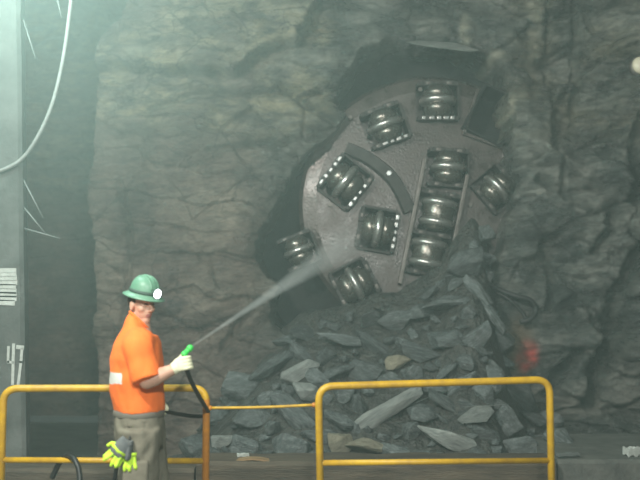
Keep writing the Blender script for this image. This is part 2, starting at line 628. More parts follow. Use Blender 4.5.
# red paint, brown stain and pale marks
red = np.exp(-(((GU - 527) / 11) ** 2 + ((GV - 357) / 15) ** 2) ** 2) * np.clip(0.85 + nC * 0.9 + nD * 0.5, 0, 1)
brn = np.exp(-(((GU - 518) / 15) ** 2 + ((GV - 352) / 34) ** 2) ** 2) * 0.85
pale = np.zeros(N)
for (cu, cv, ru, rv, k) in ((467, 28, 6, 15, 0.8), (536, 25, 7, 60, 0.55), (511, 112, 4, 16, 1.0), (498, 55, 10, 7, 0.6), (185, 58, 4, 12, 0.7),
                            (285, 15, 30, 9, 0.5), (142, 60, 18, 5, 0.5), (505, 120, 5, 20, 0.6), (508, 318, 10, 5, 0.0)):
    pale = np.maximum(pale, k * np.exp(-(((GU - cu) / ru) ** 2 + ((GV - cv) / rv) ** 2) ** 2) * np.clip(0.75 + nC + nD * 0.7, 0, 1))
band_brown = np.clip(sstep(300, 225, GU + nA * 30) * (0.55 + 0.45 * sstep(90, 200, GV)) + 0.35 * np.clip(nA + nD, 0, 1), 0, 1)
band_tan = np.clip(sstep(345, 320, GU) * sstep(150, 110, GV + nD * 20) * (0.62 + nD * 0.8 + nB * 0.6) + sstep(500, 520, GU) * sstep(170, 120, GV + nD * 25) * (0.22 + nD * 0.3), 0, 0.85)

me = bpy.data.meshes.new('wall_back')
co = np.stack([GX, Yf, GZ], 1)
idx = np.arange(N).reshape(NZ, NX)
fa = np.stack([idx[:-1, :-1], idx[:-1, 1:], idx[1:, 1:], idx[1:, :-1]], -1).reshape(-1, 4)
me.vertices.add(N)
me.vertices.foreach_set('co', co.ravel().astype(np.float32))
me.loops.add(fa.size)
me.loops.foreach_set('vertex_index', fa.ravel().astype(np.int32))
me.polygons.add(len(fa))
me.polygons.foreach_set('loop_start', np.arange(0, fa.size, 4, dtype=np.int32))
me.update(calc_edges=True)
me.validate()
for nm, (r, g, b_) in (('stain', (red, pale, brn)), ('seam', (band_brown, band_tan, np.zeros(N)))):
    a = me.attributes.new(nm, 'FLOAT_COLOR', 'POINT')
    a.data.foreach_set('color', np.stack([r, g, b_, np.ones(N)], 1).ravel().astype(np.float32))
wall = new_obj('wall_back', me, M_face)
struct(wall)
_Yg = Yf.reshape(NZ, NX)


def face_y(x, z):
    i = int(np.clip(np.searchsorted(xs, x), 0, NX - 1))
    k = int(np.clip(np.searchsorted(zs, z), 0, NZ - 1))
    return float(_Yg[k, i])


def on_face(u, v, off=0.0):
    Y = 10.0
    for _ in range(8):
        p = P(u, v, Y)
        Y = face_y(p.x, p.z) - off
    return P(u, v, Y)


# concrete pillar at the left edge
PY = 7.9
a0, a1 = P(24.5, 400, PY), P(19.5, 0, PY)
slope = (a1.x - a0.x) / (a1.z - a0.z)
bm = bmesh.new()
xb = a0.x - slope * a0.z
H = 6.6
rings = []
for z in np.linspace(0, H, 40):
    xr = xb + slope * z
    xl = xb - 1.0
    j = 0.006 * mnoise.noise(Vector((3, 1, z * 3)))
    rings.append([Vector((xl, PY, z)), Vector((xr - 0.03, PY, z)), Vector((xr + j, PY + 0.03, z)), Vector((xr + j, PY + 0.14, z)), Vector((xl, PY + 0.14, z))])
ring_loft(bm, rings)
pillar = struct(new_obj('wall_left', bm, M_conc))
tag(pillar, 'pale concrete pillar with hand painted number at the left edge', 'pillar', kind='structure')


def stroke(bm, pts, wd, Y, th=0.004):
    """flat brush stroke on the pillar face"""
    q = [P(u, v, Y) for u, v in pts]
    for a, b in zip(q[:-1], q[1:]):
        d = b - a
        ang = math.atan2(d.z, d.x)
        add_box(bm, (a + b) / 2, (d.length + wd * 0.7, th, wd), Matrix.Rotation(-ang, 3, 'Y'))


bm = bmesh.new()
stroke(bm, [(8.5, 347), (8, 362), (13, 362.5)], 0.022, PY - 0.002)
stroke(bm, [(13.6, 344.5), (12.6, 384)], 0.025, PY - 0.002)
new_obj('painted_digit', bm, M_white, pillar)
bm = bmesh.new()
stroke(bm, [(17.6, 347), (22.6, 347.5)], 0.034, PY - 0.002)
stroke(bm, [(22, 349), (21, 362), (18.2, 384)], 0.024, PY - 0.002)
new_obj('painted_digit', bm, M_white, pillar)
bm = bmesh.new()
rr = random.Random(3)
for k in range(9):
    v = 271 + k * 3.9
    stroke(bm, [(-2 + rr.uniform(0, 3), v), (14.5 + rr.uniform(-1.5, 1), v + rr.uniform(-1, 1))], 0.046, PY - 0.002)
new_obj('paint_patch', bm, M_white, pillar)

# low ledge in front of the broken rock: timber baulk and a concrete block
def ledge(name, u0, u1, v, Y, depth, m, label, cat, seed):
    p0, p1 = P(u0, v, Y), P(u1, v, Y)
    bm = bmesh.new()
    n = 40
    rings = []
    for k in range(n + 1):
        t = k / n
        p = p0.lerp(p1, t)
        e = 0.02 * mnoise.noise(Vector((p.x * 3, seed, 0)))
        f_ = 0.02 * mnoise.noise(Vector((p.x * 4, seed + 5, 2)))
        rings.append([Vector((p.x, Y + f_, 0.0)), Vector((p.x, Y + f_, p.z - 0.03 + e)), Vector((p.x, Y + 0.03 + f_, p.z + e)),
                      Vector((p.x, Y + depth, p.z + e + 0.01)), Vector((p.x, Y + depth, 0.0))])
    ring_loft(bm, rings)
    return tag(new_obj(name, bm, m), label, cat)


ledge('timber_baulk', 196, 556, 462, 7.5, 0.4, M_timber, 'dirty brown timber baulk lying along the foot of the rock heap', 'timber', 1)
ledge('timber_baulk', -40, 194, 469, 7.5, 0.35, M_timber, 'dark timber baulk at floor level behind the worker', 'timber', 2)
ledge('concrete_block', 558, 760, 460, 7.6, 1.5, M_ledge, 'low grey concrete ledge below the rock face at the right edge', 'ledge', 3)

# ------------------------------------------------------------------ the boring machine's cutterhead
HY = 10.42
hc = P(431, 205, HY)
tbm = empty('cutterhead', hc)
tag(tbm, 'round brown steel cutterhead of a boring machine breaking through the rock face', 'tunnel boring machine')
PXM = HY / F   # metres per photo pixel at the head


def hl(u, v, y=0.0):
    """head-local point"""
    p = P(u, v, HY) - hc
    return Vector((p.x, y, p.z))


def rotY(deg):
    return Matrix.Rotation(math.radians(deg), 3, 'Y')


# cutters: photo position, axle angle in the picture (degrees, counter-clockwise from right), number of rings, scale, depth, clamp bars
CUT = [(437, 103, 90, 1, 1.0), (385, 127, 110, 1, 1.0), (345, 183, -38, 1, 1.04), (377, 230, -10, 1, 1.0), (355, 285, 27, 1, 1.02),
       (299, 251, 112, 1, 0.85), (495, 190, 40, 1, 0.92), (447, 169, 86, 1, 0.98), (437, 214, 80, 2, 0.98), (427, 254, 80, 2, 0.98)]

R_HEAD = 1.545
bm = bmesh.new()
prof = [(0.42, R_HEAD - 0.02), (0.10, R_HEAD), (0.03, R_HEAD - 0.05), (0.0, R_HEAD - 0.2)]
rings = []
n = 128
for y, r in prof:
    rings.append([Vector((r * math.cos(2 * PI * k / n), y, r * math.sin(2 * PI * k / n))) for k in range(n)])
ring_loft(bm, rings)
plate = new_obj('face_plate', bm)
bmc = bmesh.new()
for (u, v, ang, nr, s) in CUT[:8]:
    p = hl(u, v)
    wx = 0.44 * s
    add_box(bmc, p + Vector((0, 0.05, 0)), (wx, 0.46, 0.50 * s), rotY(-ang))
# long pocket of the centre cutters
pc = (hl(437, 214) + hl(427, 254)) / 2
axc = (hl(437, 214) - hl(427, 254)).normalized()
angc = math.degrees(math.atan2(axc.z, axc.x))
add_box(bmc, pc + Vector((0, 0.06, 0)), (1.02, 0.5, 0.50), rotY(-angc))
# muck bucket opening near the right rim
add_box(bmc, hl(492, 117, 0.1), (0.52, 0.9, 0.60), rotY(28))
cutm = new_obj('tmpcut', bmc)
bo = plate.modifiers.new('b', 'BOOLEAN')
bo.operation = 'DIFFERENCE'
bo.solver = 'EXACT'
bo.object = cutm
bo.use_self = True
dg = bpy.context.evaluated_depsgraph_get()
dg.update()
pm = bpy.data.meshes.new_from_object(plate.evaluated_get(dg))
bpy.data.objects.remove(plate)
bpy.data.objects.remove(cutm)
pm.name = 'face_plate'
new_obj('face_plate', pm, M_plate, tbm)

# part meshes of a cutter, built once
RING = [(-0.045, 0.14), (-0.04, 0.195), (-0.012, 0.218), (0.012, 0.218), (0.04, 0.195), (0.045, 0.14)]


def hub_bm(rings):
    b_ = bmesh.new()
    if rings == 1:
        add_lathe(b_, [(-0.19, 0.08), (-0.185, 0.115), (-0.155, 0.135), (-0.125, 0.160), (-0.085, 0.172), (-0.055, 0.160), (-0.045, 0.145), (0.045, 0.145), (0.055, 0.160), (0.085, 0.172), (0.125, 0.160), (0.155, 0.135), (0.185, 0.115), (0.19, 0.08)])
    else:
        add_lathe(b_, [(-0.215, 0.08), (-0.205, 0.12), (-0.17, 0.15), (-0.13, 0.185), (0.13, 0.185), (0.17, 0.15), (0.205, 0.12), (0.215, 0.08)])
    return b_


def add_bolt(b_, c, r=0.018, h=0.03):
    k6 = [[Vector(c) + Vector((r * math.cos(PI / 3 * k), dy, r * math.sin(PI / 3 * k))) for k in range(6)] for dy in (0.004, -h)]
    ring_loft(b_, k6)


def mesh_of(bm, m, smooth=False):
    me = bpy.data.meshes.new('m')
    bmesh.ops.recalc_face_normals(bm, faces=bm.faces)
    bm.to_mesh(me)
    bm.free()
    me.materials.append(m)
    if smooth:
        for p in me.polygons:
            p.use_smooth = True
    return me


hub1, hub2 = mesh_of(hub_bm(1), M_hub, True), mesh_of(hub_bm(2), M_hub, True)
b_ = bmesh.new()
add_lathe(b_, RING, n=48)
ring_me = mesh_of(b_, M_ring, True)
# housing cheek: stepped plate beside the hub
b_ = bmesh.new()
add_box(b_, (0, 0.02, 0), (0.05, 0.26, 0.47), bevel=0.008)
add_box(b_, (0, -0.09, 0.12), (0.062, 0.09, 0.13), bevel=0.01)
add_box(b_, (0, -0.09, -0.12), (0.062, 0.09, 0.13), bevel=0.01)
cheek_me = mesh_of(b_, M_dark)
def stud():
    b_ = bmesh.new()
    add_box(b_, (0, -0.125, 0), (0.036, 0.03, 0.052), bevel=0.008)
    return b_


bolt_me = mesh_of(stud(), M_bolt)
bolt_dull = mesh_of(stud(), M_bar)
b_ = bmesh.new()
add_box(b_, (0, 0, 0), (0.40, 0.24, 0.03), bevel=0.006)
end_me = mesh_of(b_, M_dark)

for i, (u, v, ang, nr, s) in enumerate(CUT):
    c = empty('disc_cutter', hl(u, v, 0.0), tbm)
    c.rotation_euler = (0, math.radians(-ang), 0)
    c.scale = (s, s, s)
    c['label'] = ['disc cutter nearest the top of the hole', 'tilted disc cutter up on the left beside the dark gap', 'disc cutter with bright rows of bolts on both sides',
                  'disc cutter hit by the water jet', 'lowest disc cutter just above the broken rock', 'small shadowed disc cutter at the far left rim',
                  'disc cutter at the right rim beside the rock', 'disc cutter at the head of the centre row', 'twin ring cutter, upper of the centre pair', 'twin ring cutter, lower of the centre pair'][i]
    h = new_obj('hub', hub1 if nr == 1 else hub2, None, c)
    h.location = (0, -0.085, 0)
    for x in ((0,) if nr == 1 else (-0.115, 0.115)):
        r = new_obj('cutter_ring', ring_me, None, c)
        r.location = (x, -0.085, 0)
    dx = 0.205 if nr == 1 else 0.232
    bright = {1: (-1,), 2: (-1, 1), 3: (1,), 0: (-1,)}.get(i, ())
    for sx in (-1, 1):
        if nr == 2 and sx == -1 and i == 8:
            continue
        k = new_obj('cheek_plate', cheek_me, None, c)
        k.location = (sx * dx, -0.01, 0)
        rb = random.Random(i * 5 + sx)
        for z in ((-0.165, -0.085, 0.0, 0.085, 0.165) if sx in bright else (-0.12, 0.12)):
            bo_ = new_obj('bolt', bolt_me if sx in bright and rb.random() < .8 else bolt_dull, None, c)
            bo_.location = (sx * dx, -0.01, z + rb.uniform(-.008, .008))
            bo_.scale = (rb.uniform(.8, 1.15), 1, rb.uniform(.75, 1.25))
    if nr == 1:
        for z in ((-0.245, 0.245) if i in (2, 3, 4) else (-0.245,)):
            new_obj('end_plate', end_me, None, c).location = (0, 0.05, z)

# side bars of the long centre frame
for a, b2 in (((424, 160), (399, 284)), ((466, 176), (446, 276))):
    p0, p1 = hl(*a, -0.06), hl(*b2, -0.06)
    bm = bmesh.new()
    d = p1 - p0
    add_box(bm, (p0 + p1) / 2, (d.length, 0.16, 0.045), rotY(-math.degrees(math.atan2(d.z, d.x))), bevel=0.008)
    new_obj('frame_bar', bm, M_bar, tbm)
# bent gusset arm with its bolt
bm = bmesh.new()
pts = [hl(346, 149, -0.05), hl(366, 158, -0.06), hl(388, 175, -0.07), hl(400, 192, -0.06), hl(409, 212, -0.05)]
pts = smooth_path(pts, 6)
rings = []
for i, p in enumerate(pts):
    t = (pts[min(i + 1, len(pts) - 1)] - pts[max(i - 1, 0)]).normalized()
    nn = Vector((-t.z, 0, t.x))
    wd = 0.075
    rings.append([p + nn * wd, p + nn * (wd - 0.015) + Vector((0, -0.05, 0)), p - nn * (wd - 0.015) + Vector((0, -0.05, 0)), p - nn * wd, p - nn * wd + Vector((0, 0.1, 0)), p + nn * wd + Vector((0, 0.1, 0))])
ring_loft(bm, rings)
g = new_obj('gusset_arm', bm, M_dark, tbm)
bm = bmesh.new()
add_bolt(bm, hl(388, 175, -0.12), 0.03, 0.03)
new_obj('bolt', bm, M_bolt, g)
# bucket lip plates
for a, b2 in (((463, 136), (477, 90)), ((462, 134), (506, 150))):
    p0, p1 = hl(*a, -0.03), hl(*b2, -0.03)
    d = p1 - p0
    bm = bmesh.new()
    add_box(bm, (p0 + p1) / 2, (d.length, 0.10, 0.035), rotY(-math.degrees(math.atan2(d.z, d.x))), bevel=0.006)
    new_obj('bucket_lip', bm, M_plate, tbm)
# black lining added in the bucket opening to paint its inner shade
bm = bmesh.new()
RB = rotY(28)
for c_, s_ in (((-0.245, 0.13, 0), (0.03, 0.5, 0.58)), ((0.245, 0.13, 0), (0.03, 0.5, 0.58)), ((0, 0.13, 0.285), (0.46, 0.5, 0.03)), ((0, 0.13, -0.285), (0.46, 0.5, 0.03)), ((0, 0.37, 0), (0.5, 0.03, 0.58))):
    add_box(bm, hl(492, 117, 0.0) + RB @ Vector(c_), s_, RB)
new_obj('bucket_shade_lining', bake(bm, 0.012, 1, .2), M_black, tbm)
# loose bolts seen on the plate
for (u, v) in ((420, 90), (447, 83), (441, 150), (366, 112), (350, 118), (404, 118), (330, 205), (470, 205)):
    bm = bmesh.new()
    add_bolt(bm, hl(u, v, 0.0), 0.026, 0.035)
    new_obj('bolt', bm, M_bar, tbm)
# bearing drum behind the plate
bm = bmesh.new()
add_lathe(bm, [(0.43, 0.9), (0.44, 1.0), (1.0, 1.0), (1.02, 0.9)], Matrix(((0, 1, 0, 0), (1, 0, 0, 0), (0, 0, 1, 0), (0, 0, 0, 1))), 64)
new_obj('drum', bm, M_black, tbm)

# black ring added behind the head to paint the shade in the gap
bm = bmesh.new()
Mz = Matrix(((0, 1, 0, 0), (1, 0, 0, 0), (0, 0, 1, 0), (0, 0, 0, 1)))
add_lathe(bm, [(0.62, 1.1), (0.60, 2.2), (0.75, 2.25), (0.9, 2.2), (0.9, 1.1)], Mz, 72)
new_obj('gap_shade_ring', bm, M_black, tbm)

# ------------------------------------------------------------------ broken rock
def rock_mesh(seed, m, npts=16, flat=1.0, rough=0.05):
    r = random.Random(seed)
    bm = bmesh.new()
    for _ in range(npts):
        v = Vector((r.gauss(0, 1), r.gauss(0, 1), r.gauss(0, 1))).normalized()
        k = r.uniform(0.82, 1.12)
        bm.verts.new((v.x * k, v.y * k * 0.85, v.z * k * flat))
    h = bmesh.ops.convex_hull(bm, input=bm.verts)
    junk = [g for g in h['geom_interior'] if isinstance(g, bmesh.types.BMVert)]
    bmesh.ops.delete(bm, geom=junk, context='VERTS')
    bmesh.ops.bevel(bm, geom=list(bm.edges), offset=0.05, segments=1, affect='EDGES')
    bmesh.ops.triangulate(bm, faces=bm.faces)
    bmesh.ops.subdivide_edges(bm, edges=bm.edges, cuts=2, use_grid_fill=True)
    for v in bm.verts:
        n_ = v.co.normalized()
        v.co += n_ * (rough * mnoise.noise(v.co * 2.3 + Vector((seed * 3.1, 0, 0))) + rough * 0.6 * mnoise.noise(v.co * 6 + Vector((0, seed * 2.7, 0))))
    bmesh.ops.recalc_face_normals(bm, faces=bm.faces)
    me = bpy.data.meshes.new('rock')
    bm.to_mesh(me)
    bm.free()
    me.materials.append(m)
    return me


ROCKS = [rock_mesh(s, M_rock, 12 + s % 7, (1.0, 0.7, 0.5)[s % 3]) for s in range(14)]

TOPU = [150, 185, 205, 235, 270, 300, 350, 400, 440, 460, 474, 486, 496, 506, 520, 536, 560, 580, 600, 640]
TOPV = [462, 450, 415, 385, 350, 326, 316, 304, 282, 250, 240, 252, 300, 362, 394, 404, 424, 440, 456, 466]
YF, YB = 7.95, 9.95


def heap_z(x, Y):
    t = (Y - YF) / (YB - YF)
    u = 320 + F * x / (Y * cp)
    v = float(np.interp(u, TOPU, TOPV))
    zt = max(P(u, v, YB).z, 0.0)
    t = min(max(t, 0), 1.15)
    zb = 0.22
    return zb + (zt - zb) * (t ** 1.05) if zt > zb else zt * t + 0.02


bm = bmesh.new()
nx, ny = 130, 50
grid = []
for j in range(ny):
    row = []
    Y = YF - 0.1 + (YB + 0.45 - YF) * j / (ny - 1)
    for i in range(nx):
        x = -2.2 + 5.9 * i / (nx - 1)
        z = heap_z(x, Y)
        z += 0.05 * mnoise.noise(Vector((x * 4, Y * 4, 0))) + 0.03 * mnoise.noise(Vector((x * 11, Y * 11, 3))) - 0.06
        row.append(bm.verts.new((x, Y, z if j else -0.02)))
    grid.append(row)
for j in range(ny - 1):
    for i in range(nx - 1):
        bm.faces.new((grid[j][i], grid[j][i + 1], grid[j + 1][i + 1], grid[j + 1][i]))
heap = new_obj('muck', bm, M_muck)
tag(heap, 'dark wet fine muck filling the gaps between the broken rocks', 'muck', kind='stuff')

rocks = []
rnd = random.Random(21)


def put_rock(u, v, Y, size, rot, me, label, group=None, matl=None, name='rock'):
    if matl is not None:
        me = me.copy()
        me.materials.clear()
        me.materials.append(matl)
    o = bpy.data.objects.new(name, me)
    COL.objects.link(o)
    o.location = P(u, v, Y)
    o.scale = size
    o.rotation_euler = rot
    tag(o, label, 'rock', group)
    rocks.append((o.location.copy(), max(size)))
    return o


def heap_Y(u, v):
    """distance at which the view through u, v meets the heap"""
    best = YF
    for k in range(60):
        Y = YF + (YB - YF) * k / 59
        p = P(u, v, Y)
        if p.z <= heap_z(p.x, Y):
            return Y
    return YB


D = math.radians
SPECIAL = [
    # u, v, (size px half axes), picture rotation deg, tilt, material, label
    (388, 410, (54, 20, 13), 31, 0.5, M_rockpale, 7, 'long pale grey slab leaning diagonally across the middle of the heap'),
    (452, 438, (36, 24, 15), -22, 0.4, M_rockpale, 2, 'pale pointed rock with a sharp lower edge behind the right guardrail'),
    (395, 361, (17, 12, 12), 20, 0.2, M_rocktan, 4, 'tan rock sitting high in the middle of the heap'),
    (468, 266, (27, 20, 22), 35, 0.3, M_rock, 9, 'big dark wet boulder at the top of the heap beside the centre cutters'),
    (447, 304, (30, 17, 20), 10, 0.2, M_rock, 5, 'broad dark boulder just below the lower centre cutter'),
    (486, 236, (12, 17, 12), 60, 0.3, M_rock, 1, 'topmost wet rock wedged under the right rim cutter'),
    (478, 414, (21, 13, 14), 12, 0.3, M_rockpale, 10, 'pale rounded block right of the diagonal slab'),
    (506, 424, (18, 24, 15), -30, 0.4, M_rock, 6, 'upright dark rock beside the right guardrail post'),
    (560, 440, (22, 13, 16), -40, 0.3, M_rock, 3, 'dark leaning rock at the right foot of the heap outside the guardrail'),
    (430, 388, (20, 12, 14), -10, 0.2, M_rock, 8, 'dark rock resting on the upper end of the diagonal slab'),
    (338, 372, (20, 13, 14), 15, 0.2, M_rock, 11, 'dark block just above the corner of the right guardrail'),
    (222, 440, (15, 10, 12), 5, 0.2, M_rockpale, 0, 'pale block at the left foot of the heap beside the orange post'),
    (297, 372, (24, 13, 14), 24, 0.3, M_rockpale, 12, 'pale flat rock above the yellow bar in the middle of the left slope'),
    (305, 392, (16, 15, 13), -18, 0.3, M_rockpale, 13, 'pale angular rock beside the end of the yellow bar'),
    (365, 447, (26, 17, 15), -4, 0.2, M_rocktan, 5, 'brownish block low behind the right guardrail'),
    (340, 446, (15, 18, 13), 40, 0.2, M_rocktan, 3, 'brownish upright rock behind the left post of the right guardrail'),
    (420, 352, (26, 11, 14), -14, 0.3, M_rock, 6, 'flat dark rock right of the tan rock'),
    (346, 338, (30, 15, 16), -12, 0.3, M_rock, 2, 'wide dark rock at the upper edge of the heap under the lowest cutter'),
    (268, 398, (18, 14, 13), 30, 0.3, M_rock, 4, 'dark angular block under the yellow bar'),
    (396, 322, (24, 14, 15), 18, 0.3, M_rock, 9, 'dark slab on the upper heap left of the broad boulder'),
    (532, 418, (18, 10, 12), -20, 0.3, M_rock, 1, 'dark flat rock below the red paint mark'),
    (478, 335, (22, 15, 15), 40, 0.3, M_rock, 0, 'dark rock against the wall below the bent steel strap'),
]
for (u, v, s, a, tilt, m_, mi, lab) in SPECIAL:
    Y = heap_Y(u, v) - (0.06 if u < 540 else 0.5)
    k = Y / F
    put_rock(u, v, Y, (s[0] * k, s[2] * k, s[1] * k), (tilt * 0.6, -D(a), tilt * 0.3), ROCKS[mi], lab, 'distinct rocks in the heap', m_)

cand = []
for _ in range(9000):
    u = rnd.uniform(190, 590)
    v = rnd.uniform(232, 458)
    if v < np.interp(u, TOPU, TOPV) + 3:
        continue
    cand.append((u, v))
placed = [(u, v, (s[0] + s[1]) * 0.42) for (u, v, s, *_r) in SPECIAL]
cnt = 0
for (r0, r1, maxn) in ((17, 25, 32), (13, 18, 70), (8, 12, 120), (5, 7.5, 180)):
    k_ = 0
    for (u, v) in cand:
        r = rnd.uniform(r0, r1)
        if any((u - a) ** 2 + (v - b2) ** 2 < ((r + c) * 0.66) ** 2 for a, b2, c in placed):
            continue
        placed.append((u, v, r))
        Y = heap_Y(u, v)
        k = Y / F * r
        e = rnd.uniform(0.75, 1.35)
        if u < 330:
            zone = ('on the left slope', 'rocks on the left slope of the heap')
        elif v < 375:
            zone = ('on the upper heap below the cutterhead', 'rocks on the upper heap')
        else:
            zone = ('in the heap behind the right guardrail', 'rocks behind the right guardrail')
        szn = {17: 'very large', 13: 'large', 8: 'middling', 5: 'small'}[r0]
        m_ = rnd.random()
        put_rock(u, v, Y + 0.02, (k * e * 1.15, k * rnd.uniform(.8, 1.1), k * rnd.uniform(0.7, 1.0) / e * 1.1),
                 (rnd.uniform(-.5, .5), rnd.uniform(-.9, .6), rnd.uniform(0, 6.28)), ROCKS[rnd.randrange(14)],
                 f'{szn} dark angular rock {zone[0]}', f'{szn} {zone[1]}')
        k_ += 1
        cnt += 1
        if k_ >= maxn:
            break

# grey slab held in the top edge of the hole
o = put_rock(442, 46, 10.05, (0.46, 0.30, 0.07), (0.5, 0.07, 0.1), ROCKS[5], 'flat pale slab lodged in the top edge of the hole', None, M_rockpale)

# ------------------------------------------------------------------ guardrails
RY = 5.9


def rail(name, corners, mid, feet, label, m, yl, yr, post_r=0.024, right_mat=None):
    """corners: top-left, top-right in photo; posts drop to the floor"""
    tl, tr = P(*corners[0], yl), P(*corners[1], yr)
    bl, br = Vector((tl.x + feet[0], tl.y, 0)), Vector((tr.x + feet[1], tr.y, 0))
    root = empty(name, ((bl.x + br.x) / 2, (bl.y + br.y) / 2, 0))
    tag(root, label, 'guardrail', 'yellow guardrails')
    o = Vector(root.location)
    bm = bmesh.new()
    path = fillet([bl - o, tl - o, tr - o, br - o], 0.10)
    add_tube(bm, path, post_r, 16)
    ob = new_obj('rail_frame', bm, m, root, True)
    if right_mat:
        ob.data.materials.append(right_mat)
        for p in ob.data.polygons:
            if p.center.x > (tr - o).x - 0.06 and p.center.z < tr.z - 0.08:
                p.material_index = 1
    bm = bmesh.new()
    m0, m1 = P(*mid[0], yl), P(*mid[1], yr)
    add_tube(bm, [m0 - o, m1 - o], 0.019, 14)
    new_obj('middle_rail', bm, m, root, True)
    for q in (bl, br):
        bm = bmesh.new()
        add_lathe(bm, [(0, 0.065), (0.012, 0.065), (0.014, 0.035), (0.07, 0.033)], Matrix.Translation(q - o) @ Matrix.Rotation(-PI / 2, 4, 'Y'), 20)
        new_obj('post_socket', bm, m, root)
    return root


rail('guardrail', ((3.5, 388.5), (206.5, 388)), ((4, 460), (206, 461)), (0.0, 0.0), 'yellow tube guardrail with an orange right post behind the worker', M_yellow, 5.92, 5.95, right_mat=M_orange)
rail('guardrail', ((318.5, 386.5), (549.5, 379.5)), ((320, 463), (550, 460.5)), (0.02, 0.0), 'yellow tube guardrail standing alone in front of the rock heap', M_yellow, 5.9, 6.1)
# thin bar between the two guardrails
bm = bmesh.new()
pa, pb = P(210, 408, 5.95), P(314, 405, 5.92)
mid_ = (pa + pb) / 2
add_tube(bm, smooth_path([pa - mid_, (P(262, 407.3, 5.935)) - mid_, pb - mid_], 6), 0.0095, 10)
root = empty('safety_bar', mid_)
tag(root, 'thin yellow bar closing the gap between the two guardrails', 'safety bar')
new_obj('bar', bm, M_yellow, root, True)
for q in (pa, pb):
    bm = bmesh.new()
    add_ball(bm, q - mid_, 0.017, 12)
    new_obj('end_hook', bm, M_orange, root, True)

# ------------------------------------------------------------------ cables, rods, small things
def tube_thing(name, pts, r, m, label, cat, group=None, n=10):
    bm = bmesh.new()
    c = sum((Vector(p) for p in pts), Vector()) / len(pts)
    add_tube(bm, [Vector(p) - c for p in pts], r, n)
    o = new_obj(name, bm, m, None, True)
    o.location = c
    return tag(o, label, cat, group)


tube_thing('cable', smooth_path([P(75, -40, 7.7), P(70, 10, 7.7), P(63, 60, 7.72), P(52, 105, 7.75), P(36, 140, 7.8), P(18, 162, 7.86), P(-12, 176, 7.88)], 8),
           0.018, M_cable, 'pale grey cable sagging from the roof to the concrete pillar', 'cable')
for a, b2, Y, lab in (((24, 22), (35, 56), 7.96, 'pale rod slanting in the dark recess near the roof'), ((56, -6), (61, 15), 7.96, 'short pale rod hanging from the roof beside the cable'),
                      ((24, 181), (42, 216), 7.96, 'thin pale rod leaning in the dark recess below the cable'), ((26, 229), (58, 238), 7.96, 'nearly level pale rod low in the dark recess'),
                      ((22, 205), (44, 232), 7.96, 'short pale rod just above the level rod in the recess')):
    d = (P(*b2, Y) - P(*a, Y)).normalized()
    tube_thing('steel_rod', [P(*a, Y) - d * 0.02, P(*b2, Y) + d * 0.02], 0.008, M_rod, lab, 'rod', 'rods in the dark recess', 8)
# bent black strap on the rock at the right of the heap
q = [on_face(u, v, 0.12) for u, v in ((484, 282), (500, 290), (516, 296), (530, 300), (536, 310), (530, 319), (520, 322))]
tube_thing('steel_strap', smooth_path(q, 6), [0.028] * (6 * 6 + 1), M_strap, 'bent black steel strap sticking out of the rock above the red paint', 'strap')
q = [on_face(u, v, 0.10) for u, v in ((496, 292), (510, 300), (522, 312), (527, 322))]
tube_thing('steel_strap', smooth_path(q, 6), 0.018, M_strap, 'thin black steel rod under the bent strap in the rock', 'strap')
# black hose over the lower rail
tube_thing('hose', smooth_path([P(52, 478, 5.98), P(60, 462, 5.96), P(68, 455.5, 5.92), P(76, 462, 5.86), P(80, 482, 5.82), P(82, 560, 5.7), P(100, 566, 5.6), P(150, 562, 5.9)], 8),
           0.018, M_rubber, 'black hose looped over the lower bar of the left guardrail', 'hose')
# curved brown plate and scraps on the timber
bm = bmesh.new()
c0 = P(252, 463, 7.62)
rings = []
for k in range(13):
    t = k / 12 * 2 - 1
    p = Vector((t * 0.19, 0, 0.035 * (1 - t * t) - 0.015))
    rings.append([p + Vector((0, -0.06, 0)), p + Vector((0, -0.06, 0.014)), p + Vector((0, 0.06, 0.014)), p + Vector((0, 0.06, 0))])
ring_loft(bm, rings)
o = new_obj('curved_offcut', bm, mat('brown_wood', (0.30, 0.19, 0.09), 0.7, var=(0.2, 0.12, 0.06), nscale=20))
o.location = c0 + Vector((0, 0, 0.012))
tag(o, 'curved brown offcut lying on the timber at the left foot of the heap', 'offcut')


def scrap(u, v, Y, s, label, m, rz=0.2):
    bm = bmesh.new()
    bmesh.ops.create_grid(bm, x_segments=6, y_segments=4, size=0.5)
    r = bmesh.ops.extrude_face_region(bm, geom=bm.faces[:])
    for x in r['geom']:
        if isinstance(x, bmesh.types.BMVert):
            x.co.z += 1.0
    for x in bm.verts:
        x.co = Vector((x.co.x * s[0], x.co.y * s[1], x.co.z * s[2] + s[2] * 0.6 * mnoise.noise(x.co * 3)))
    o = new_obj('scrap', bm, m)
    o.location = P(u, v, Y)
    o.rotation_euler = (0.1, 0, rz)
    return tag(o, label, 'scrap')


scrap(243, 456, 7.75, (0.10, 0.06, 0.02), 'small white scrap beside the curved brown offcut', M_white)
scrap(632, 455, 7.8, (0.12, 0.10, 0.06), 'white scrap lying on the concrete ledge at the right edge', M_white)
scrap(462, 463, 7.56, (0.10, 0.05, 0.015), 'thin pale scrap on the timber behind the right guardrail', M_rod, 0.3)
scrap(568, 455.5, 7.7, (0.20, 0.05, 0.02), 'narrow pale splinter on the concrete ledge outside the guardrail', M_rod, 0.25)
